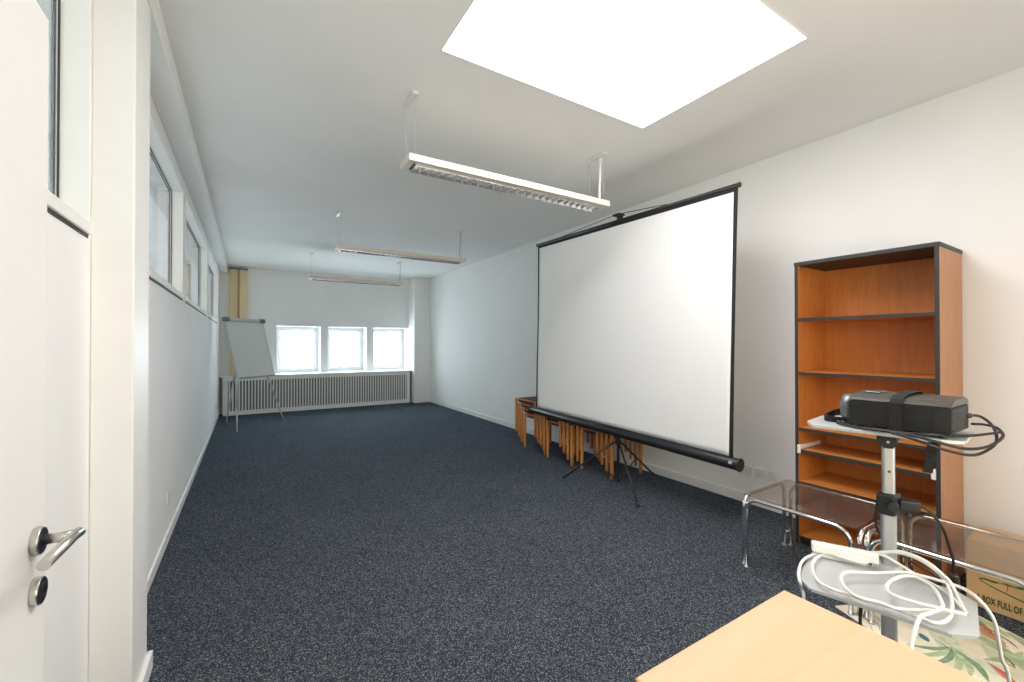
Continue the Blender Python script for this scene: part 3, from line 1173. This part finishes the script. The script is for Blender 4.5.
# ------------------------------------------------------------------ projector trolley
TX, TY = 1.872, 0.566
tr = thing('projector_trolley', 'grey projector trolley with two trays on an aluminium pole', 'trolley', (TX, TY, 0))
m = MB()
m.box(-0.0165, 0.0165, -0.014, 0.014, 0.84, 1.087, 0.007, 3)
pole = m.build('upper_pole', M['alu'], tr)
m = MB()
m.box(-0.0205, 0.0205, -0.018, 0.018, 0.06, 0.86, 0.009, 3)
pole2 = m.build('lower_pole', M['alu'], tr)
for pp in (pole, pole2):
    pp.rotation_euler = (0, 0, radians(-64))
m = MB()
m.cyl((0, -0.0140, 0.965), (0, -0.0148, 0.965), 0.0045, 12)
m.build('adjusting_hole', M['black'], pole)
octa = [(1.471, .637), (1.550, .346), (1.601, .302), (1.800, .344), (1.836, .397), (1.775, .705), (1.732, .741), (1.520, .693)]
po_low = [(a - TX, b - TY) for a, b in octa]
octa2 = [(1.715, .732), (1.770, .412), (1.805, .366), (2.030, .392), (2.070, .445), (2.020, .770), (1.970, .805), (1.785, .778)]
po_up = [(a - TX, b - TY) for a, b in octa2]


def tray(z, name, po):
    t_ = MB()
    t_.prism(po, z - 0.004, z, 0.0012)
    # turned-down lip round the edge
    for i in range(len(po)):
        a, b_ = Vector(po[i]), Vector(po[(i + 1) % len(po)])
        d_ = (b_ - a).normalized()
        nrm_ = Vector((d_.y, -d_.x))
        mid = (a + b_) / 2
        if nrm_.dot(mid) > 0:
            nrm_ = -nrm_
        cc = mid + nrm_ * 0.0015
        t_.obox((cc.x, cc.y, z - 0.0060), (d_.x, d_.y, 0), (nrm_.x, nrm_.y, 0), (0, 0, 1), (b_ - a).length / 2 - 0.004, 0.0015, 0.0038)
    return t_.build(name, M['graymet'], tr)


up_tray = tray(1.112, 'upper_tray', po_up)
lo_tray = tray(0.65, 'lower_tray', po_low)
m = MB()
m.box(-0.028, 0.028, -0.025, 0.025, 1.067, 1.106, 0.006, 2)
m.build('tilt_head', M['black'], tr)
vdir = Vector((-0.957, -0.290, 0))
km = MB()
# star knob facing the room
kc = vdir * 0.052 + Vector((0, 0, 1.074))
side = Vector((-vdir.y, vdir.x, 0))
star = []
for k in range(48):
    a = 2 * pi * k / 48
    rr = 0.0215 + 0.0028 * cos(6 * a)
    star.append((rr * cos(a), rr * sin(a)))
Mk = Matrix((side, Vector((0, 0, 1)), vdir)).transposed().to_4x4()
Mk.translation = kc
km.m = Mk
km.prism(star, -0.010, 0.012, 0.003)
km.cyl((0, 0, -0.04), (0, 0, -0.01), 0.008, 12)
knob = km.build('star_knob', M['black'], tr)
k2 = MB(Mk)
k2.cyl((0, 0, 0.0121), (0, 0, 0.0135), 0.0045, 12)
k2.build('bolt', M['brass'], knob)
cl = MB()
cl.box(-0.032, 0.032, -0.026, 0.026, 0.818, 0.890, 0.008, 2)
cl.obox((0.052 * 0.53, -0.052 * 0.85, 0.856), (0.53, -0.85, 0), (0.85, 0.53, 0), (0, 0, 1), 0.028, 0.020, 0.018, 0.006, 2)
clo = cl.build('clamp', M['black'], tr)
clo.rotation_euler = (0, 0, 0)
ck = MB()
ck.rod((vdir * 0.024 + Vector((0, -0.012, 0.858)))[:], (vdir * 0.050 + Vector((0, -0.012, 0.858)))[:], 0.015, 0.003, 16)
ck.rod((vdir * 0.020 + Vector((0.018, -0.045, 0.832)))[:], (vdir * 0.046 + Vector((0.018, -0.045, 0.832)))[:], 0.008, 0.002, 12)
ck.build('clamp_knob', M['black'], clo)
m = MB()
m.box(-0.16, 0.032, -0.030, 0.030, 0.615, 0.645, 0.005)
m.build('tray_bracket', M['graymet'], tr)
m = MB()
m.box(-0.20, 0.20, -0.02, 0.02, 0.050, 0.080, 0.006)
m.box(-0.20, -0.16, -0.20, 0.20, 0.050, 0.080, 0.006)
m.box(0.16, 0.20, -0.20, 0.20, 0.050, 0.080, 0.006)
bs = m.build('base_frame', M['graymet'], tr)
for sx in (-0.18, 0.18):
    for sy in (-0.18, 0.18):
        k = MB()
        k.rod((sx - 0.010, sy, 0.0260), (sx + 0.010, sy, 0.0260), 0.0200, 0.004, 16)
        k.box(sx - 0.014, sx + 0.014, sy - 0.008, sy + 0.008, 0.034, 0.052)
        k.build('castor', M['black'], bs)

# ------------------------------------------------------------------ projector
PZ = 1.113
pj = thing('projector', 'black and grey video projector strapped to the upper trolley tray', 'projector', (1.778, 0.517, PZ), radians(1.5))
pj.scale = (1.16, 1.16, 1.16)
hl = 0.108          # half length along y
dep = 0.185
m = MB()
prof = [(0.0, 0.012), (0.0, 0.080), (0.010, 0.094), (0.030, 0.100), (dep - 0.03, 0.104), (dep - 0.008, 0.096), (dep, 0.080), (dep, 0.014), (dep - 0.006, 0.010), (0.006, 0.010)]


def body(prof_, ya, yb_, mb):
    n_ = len(prof_)
    mb._add([(p[0], ya, p[1]) for p in prof_] + [(p[0], yb_, p[1]) for p in prof_],
            [tuple(range(n_)), tuple(range(2 * n_ - 1, n_ - 1, -1))] + [(i, (i + 1) % n_, n_ + (i + 1) % n_, n_ + i) for i in range(n_)])


low = [(0.0, 0.012), (0.0, 0.082), (dep, 0.082), (dep, 0.014), (dep - 0.006, 0.010), (0.006, 0.010)]
body(low, -hl, hl, m)
bmesh.ops.bevel(m.bm, geom=list(m.bm.edges), offset=0.003, segments=2, affect='EDGES')
m.build('body', M['projgray'], pj)
m = MB()
topp = [(-0.001, 0.0825), (0.004, 0.090), (0.020, 0.097), (0.05, 0.101), (dep - 0.05, 0.103), (dep - 0.02, 0.098), (dep + 0.001, 0.0825)]
body(topp, -hl - 0.001, hl + 0.001, m)
bmesh.ops.bevel(m.bm, geom=list(m.bm.edges), offset=0.0015, segments=2, affect='EDGES')
tops = m.build('top_shell', M['projtop'], pj)
m = MB()
m.box(0.05, 0.12, 0.05, 0.085, 0.1025, 0.106, 0.002)
m.build('adjuster_cover', M['lensring'], tops)
# long side: fine horizontal grilles in two fields plus a darker outlet
m = MB()
for (ya, yb_) in ((0.010, 0.052), (0.056, 0.096), (-0.075, 0.004 - 0.012)):
    for k in range(11):
        z = 0.018 + 0.0056 * k
        m.box(-0.0022, 0.002, ya, yb_, z, z + 0.0026)
m.build('side_grille', M['vent'], pj)
m = MB()
for k in range(6):
    for q in range(3):
        m.box(-0.0030, 0.001, -0.070 + 0.010 * q, -0.063 + 0.010 * q, 0.030 + 0.0072 * k, 0.0335 + 0.0072 * k)
m.build('fan_outlet', M['black'], pj)
# right end: vertical comb of vents with bright edges
m = MB()
for k in range(9):
    z = 0.018 + 0.0068 * k
    m.box(0.006, 0.13, -hl - 0.0025, -hl + 0.002, z, z + 0.0018)
m.build('end_grille', M['projtop'], pj)
m = MB()
for k in range(9):
    z = 0.018 + 0.0068 * k
    m.box(-0.003, 0.012, hl - 0.006, hl + 0.004, z, z + 0.0034)
m.build('front_grille', M['vent'], pj)
m = MB()
m.tube([(0.070, hl - 0.002, 0.052), (0.070, hl + 0.020, 0.052), (0.070, hl + 0.034, 0.052), (0.070, hl + 0.036, 0.052)], [0.041, 0.041, 0.039, 0.034], 32)
lr = m.build('lens_ring', M['lensring'], pj)
m = MB()
m.tube([(0.070, hl + 0.030, 0.052), (0.070, hl + 0.0365, 0.052), (0.070, hl + 0.039, 0.052)], [0.030, 0.030, 0.012], 28)
m.build('lens', M['lensglass'], lr)
for (xx, yy) in ((0.02, -hl + 0.02), (0.02, hl - 0.02), (dep - 0.02, 0)):
    m = MB()
    m.rod((xx, yy, 0.0), (xx, yy, 0.012), 0.009, 0.002, 12)
    m.build('foot', M['black'], pj)

# tie-down strap round the projector and upper tray, tail hanging below
st = thing('tie_down_strap', 'black webbing strap wrapped round the projector, its tail hanging below the tray', 'strap', (1.778, 0.516, 1.112))
st.scale = (1.16, 1.16, 1.16)
m = MB()
loop = [(-0.0055, -0.002), (-0.0055, 0.084), (0.0, 0.094), (0.02, 0.103), (0.06, 0.109), (dep - 0.05, 0.110), (dep - 0.02, 0.105), (dep + 0.004, 0.086), (dep + 0.004, -0.002)]
hwd = 0.0135
for i in range(len(loop) - 1):
    (xa, za), (xb2, zb2) = loop[i], loop[i + 1]
    d_ = Vector((xb2 - xa, 0, zb2 - za))
    c_ = Vector(((xa + xb2) / 2, 0, (za + zb2) / 2))
    n_ = Vector((-d_.z, 0, d_.x))
    m.obox(c_, d_, (0, 1, 0), n_, d_.length / 2 + 0.0006, hwd, 0.0011)
m.build('band', M['blackmat'], st)
m = MB()
m.obox((0.100, -0.045, -0.060), (0.25, -0.9, 0), (0.9, 0.25, 0), (0.05, -0.12, 1), 0.0105, 0.0014, 0.055, 0.0005)
m.obox((0.105, -0.028, -0.0085), (1, 0, 0), (0, 1, 0), (0, 0, 1), 0.012, 0.028, 0.0012)
m.build('tail', M['blackmat'], st)

# loose black strap end lying on the tray beside the lens
ls = thing('strap_buckle', 'folded black strap with buckle lying on the upper tray in front of the lens', 'strap', (1.868, 0.722, 1.1125))
m = MB()
path = spline([(-0.028, -0.055, 0.003), (-0.034, -0.005, 0.003), (-0.010, 0.028, 0.003), (0.050, 0.036, 0.006), (0.075, 0.010, 0.020), (0.085, -0.030, 0.032)], 6)
for i in range(len(path) - 1):
    a, b_ = path[i], path[i + 1]
    d_ = (b_ - a)
    m.obox((a + b_) / 2 + Vector((0, 0, 0.008)), d_, Vector((0, 0, 1)).cross(d_), d_.cross(Vector((0, 0, 1)).cross(d_)), d_.length / 2 + 0.001, 0.0016, 0.011)
m.build('webbing', M['blackmat'], ls)
m = MB()
m.box(-0.045, -0.005, -0.035, -0.022, 0.0, 0.010, 0.003)
m.box(-0.045, -0.005, -0.065, -0.052, 0.0, 0.010, 0.003)
m.box(-0.045, -0.035, -0.052, -0.035, 0.0, 0.010, 0.002)
m.build('buckle', M['black'], ls)

# ------------------------------------------------------------------ cables and power strip
def cable(name, label, cat, strands, r, material, plugs=()):
    o0 = Vector(strands[0][0])
    root = thing(name, label, cat, o0)
    m = MB()
    for sp in strands:
        m.tube(spline([Vector(p) - o0 for p in sp], 5), r, 8)
    m.build('cord', material, root)
    for (a, b_, rr) in plugs:
        k = MB()
        a, b_ = Vector(a) - o0, Vector(b_) - o0
        k.tube([a, a + (b_ - a) * 0.1, a + (b_ - a) * 0.6, b_], [rr * 0.9, rr, rr, rr * 0.5], 10)
        k.build('plug', material, root)
    return root


B1 = [[2.021, 0.403, 1.165], [2.077, 0.388, 1.159], [2.071, 0.363, 1.139], [2.035, 0.345, 1.115], [1.95, 0.332, 1.094], [1.861, 0.344, 1.075], [1.794, 0.36, 1.075], [1.718, 0.39, 1.093], [1.681, 0.421, 1.11], [1.686, 0.468, 1.121], [1.713, 0.51, 1.122]]
B2 = [[1.998, 0.39, 1.141], [2.085, 0.379, 1.132], [2.094, 0.351, 1.123], [2.008, 0.326, 1.11], [1.886, 0.336, 1.093], [1.772, 0.36, 1.096], [1.703, 0.405, 1.116], [1.703, 0.46, 1.124], [1.734, 0.532, 1.121], [1.753, 0.612, 1.118], [1.8, 0.687, 1.117]]
B3 = [[2.029, 0.332, 1.121], [1.989, 0.349, 1.118], [1.871, 0.375, 1.12], [1.754, 0.429, 1.127], [1.735, 0.494, 1.123], [1.761, 0.581, 1.12]]
cable('projector_cable', 'black looped cable plugged into the right end of the projector', 'cable', [B1, B2, B3], 0.0042, M['cable_b'],
      [((1.975, 0.402, 1.167), (2.040, 0.399, 1.164), 0.009)])
ARC = [[1.893, 0.517, 0.857], [1.94, 0.515, 0.853], [2.029, 0.501, 0.813], [2.112, 0.489, 0.746], [2.165, 0.484, 0.671], [2.193, 0.479, 0.61], [2.209, 0.482, 0.561], [2.222, 0.476, 0.504]]
ARC2 = [[1.913, 0.61, 0.837], [1.911, 0.614, 0.771], [1.929, 0.612, 0.728], [2.041, 0.614, 0.646], [2.184, 0.61, 0.566], [2.24, 0.56, 0.521], [2.223, 0.493, 0.504]]
cable('mains_cable', 'dark brown cord arching down from the clamp on the trolley pole', 'cable', [ARC, ARC2], 0.0048, M['cable_br'],
      [((2.208, 0.4816, 0.555), (2.224, 0.478, 0.48), 0.014)])
HANG = [[1.512, 0.520, 0.640], [1.508, 0.522, 0.600], [1.508, 0.522, 0.40], [1.51, 0.55, 0.08], [1.56, 0.58, 0.012], [1.62, 0.70, 0.012]]
cable('hanging_cable', 'thin black cable hanging below the front edge of the lower tray', 'cable', [HANG], 0.0045, M['cable_b'])
WHITE = [[[1.489, 0.661, 0.4], [1.489, 0.661, 0.52], [1.489, 0.661, 0.607], [1.505, 0.674, 0.618], [1.469, 0.663, 0.659], [1.524, 0.691, 0.659], [1.613, 0.719, 0.659], [1.683, 0.72, 0.659], [1.763, 0.691, 0.659], [1.8, 0.62, 0.679], [1.8, 0.557, 0.709], [1.8, 0.518, 0.727], [1.8, 0.479, 0.728], [1.8, 0.444, 0.718], [1.8, 0.415, 0.697], [1.8, 0.4, 0.683], [1.782, 0.382, 0.659], [1.709, 0.354, 0.659], [1.688, 0.344, 0.659], [1.707, 0.356, 0.659], [1.751, 0.384, 0.659], [1.785, 0.417, 0.659], [1.8, 0.456, 0.663], [1.8, 0.48, 0.671], [1.8, 0.514, 0.683], [1.8, 0.554, 0.696], [1.8, 0.581, 0.695]], [[1.8, 0.584, 0.694], [1.749, 0.686, 0.665], [1.677, 0.699, 0.665], [1.609, 0.687, 0.665], [1.54, 0.654, 0.665], [1.501, 0.621, 0.665], [1.492, 0.585, 0.665], [1.503, 0.543, 0.665], [1.508, 0.506, 0.665], [1.53, 0.459, 0.665], [1.536, 0.414, 0.665], [1.54, 0.377, 0.665], [1.567, 0.361, 0.665], [1.624, 0.36, 0.665], [1.713, 0.378, 0.665], [1.8, 0.407, 0.674], [1.8, 0.433, 0.705], [1.8, 0.477, 0.723], [1.8, 0.531, 0.719], [1.8, 0.573, 0.695]], [[1.723, 0.667, 0.671], [1.733, 0.624, 0.671], [1.753, 0.593, 0.671], [1.8, 0.586, 0.673]], [[1.634, 0.333, 0.677], [1.612, 0.365, 0.677], [1.539, 0.415, 0.677], [1.507, 0.445, 0.677], [1.504, 0.477, 0.677], [1.486, 0.512, 0.677], [1.491, 0.538, 0.677], [1.528, 0.572, 0.677], [1.577, 0.594, 0.677], [1.62, 0.592, 0.677], [1.652, 0.569, 0.677], [1.697, 0.538, 0.677], [1.77, 0.499, 0.677], [1.788, 0.468, 0.677], [1.8, 0.42, 0.677], [1.8, 0.375, 0.678], [1.772, 0.341, 0.677], [1.774, 0.319, 0.652], [1.777, 0.306, 0.621], [1.785, 0.301, 0.573], [1.794, 0.296, 0.517], [1.811, 0.286, 0.464], [1.831, 0.26599999999999996, 0.2], [1.861, 0.236, 0.012], [2.011, 0.08599999999999997, 0.012]], [[1.605, 0.358, 0.683], [1.597, 0.378, 0.683], [1.581, 0.409, 0.683], [1.57, 0.448, 0.683], [1.575, 0.477, 0.683], [1.619, 0.494, 0.683], [1.672, 0.496, 0.683], [1.725, 0.487, 0.683], [1.748, 0.466, 0.683], [1.735, 0.435, 0.683], [1.701, 0.408, 0.683], [1.636, 0.38, 0.683], [1.603, 0.374, 0.683], [1.548, 0.383, 0.683], [1.507, 0.391, 0.683], [1.455, 0.388, 0.670], [1.425, 0.388, 0.635], [1.408, 0.390, 0.57], [1.4, 0.392, 0.4], [1.42, 0.41200000000000003, 0.15], [1.44, 0.442, 0.012], [1.5399999999999998, 0.492, 0.012]]]

cable('extension_cable', 'white extension cable coiled in loose loops on the lower trolley tray', 'cable', WHITE, 0.0047, M['cable_w'])
sa = Vector((1.715, 0.737, 0.6515))
sb = Vector((1.800, 0.575, 0.6515))
ps = thing('power_strip', 'white power strip lying along the back of the lower trolley tray', 'power strip', sa, math.atan2(sb.y - sa.y, sb.x - sa.x))
pl = (sb - sa).length
m = MB()
m.box(0, pl, -0.030, 0.0, 0.018, 0.050, 0.005, 3)
m.build('housing', M['plastic_w'], ps)
for k in range(3):
    xx = 0.035 + k * 0.05
    m = MB()
    m.tube([(xx, -0.015, 0.0485), (xx, -0.015, 0.0510)], 0.0105, 18)
    m.build('socket', M['plastic_off'], ps)
m = MB()
m.box(0.03, pl - 0.03, -0.018, -0.004, 0.0, 0.019, 0.002)
m.build('base', M['plastic_off'], ps)

# ------------------------------------------------------------------ desk in the foreground
dk = thing('desk', 'pale maple desk top with squared corner in the near foreground', 'desk', (0.643, -0.62, 0))
DW, DL = 0.566, 1.203
m = MB()
m.box(0.0015, DW - 0.0015, 0.0015, DL - 0.0015, 0.725, 0.75, 0.0015, 2)
dt = m.build('desk_top', M['desk'], dk)
m = MB()
for (a0, a1, b0, b1) in ((0, 0.002, 0, DL), (DW - 0.002, DW, 0, DL), (0, DW, 0, 0.002), (0, DW, DL - 0.002, DL)):
    m.box(a0, a1, b0, b1, 0.7255, 0.7485)
m.build('edge_band', M['deskedge'], dt)
for (xx, yy) in ((0.05, 0.05), (DW - 0.05, 0.05), (0.05, DL - 0.05), (DW - 0.05, DL - 0.05)):
    m = MB()
    m.box(xx - 0.02, xx + 0.02, yy - 0.02, yy + 0.02, 0, 0.725, 0.003)
    m.build('leg', M['graymet'], dk)
m = MB()
m.box(0.05, DW - 0.05, 0.045, 0.055, 0.66, 0.725)
m.box(0.05, DW - 0.05, DL - 0.055, DL - 0.045, 0.66, 0.725)
m.box(0.045, 0.055, 0.05, DL - 0.05, 0.66, 0.725)
m.box(DW - 0.055, DW - 0.045, 0.05, DL - 0.05, 0.66, 0.725)
m.build('under_frame', M['graymet'], dk)

# ------------------------------------------------------------------ wall sockets
def socket(label, yc, zc, round_, group):
    t = thing('wall_socket', label, 'wall socket', (XR, yc, zc), 0, group)
    m = MB()
    m.box(-0.010, 0.0, -0.041, 0.041, -0.041, 0.041, 0.004, 2)
    m.build('plate', M['plastic_off'], t)
    m = MB()
    m.tube([(-0.0125, 0, 0), (-0.0100, 0, 0)], 0.030, 28)
    m.build('insert' if round_ else 'cover', M['plastic_off'], t)
    if round_:
        m = MB()
        m.tube([(-0.0131, 0, 0), (-0.0124, 0, 0)], 0.021, 24)
        for s in (-1, 1):
            m.cyl((-0.0136, s * 0.0095, 0), (-0.0128, s * 0.0095, 0), 0.0028, 10)
        m.build('socket_well', M['plastic_off'], t)
    return t


socket('white wall socket nearest the end of the screen case', 2.105, 0.290, False, 'sockets by the bookcase')
socket('white wall socket, middle one of the row left of the bookcase', 2.000, 0.292, True, 'sockets by the bookcase')
socket('white wall socket closest to the bookcase in the row of three', 1.895, 0.292, True, 'sockets by the bookcase')
t = thing('wall_socket', 'lone white socket plate low on the left wall above the skirting', 'wall socket', (XL, 3.85, 0.32))
m = MB()
m.box(0.0, 0.010, -0.041, 0.041, -0.041, 0.041, 0.004, 2)
m.build('plate', M['plastic_off'], t)
m = MB()
m.tube([(0.0100, 0, 0), (0.0125, 0, 0)], 0.030, 28)
m.build('cover', M['plastic_off'], t)
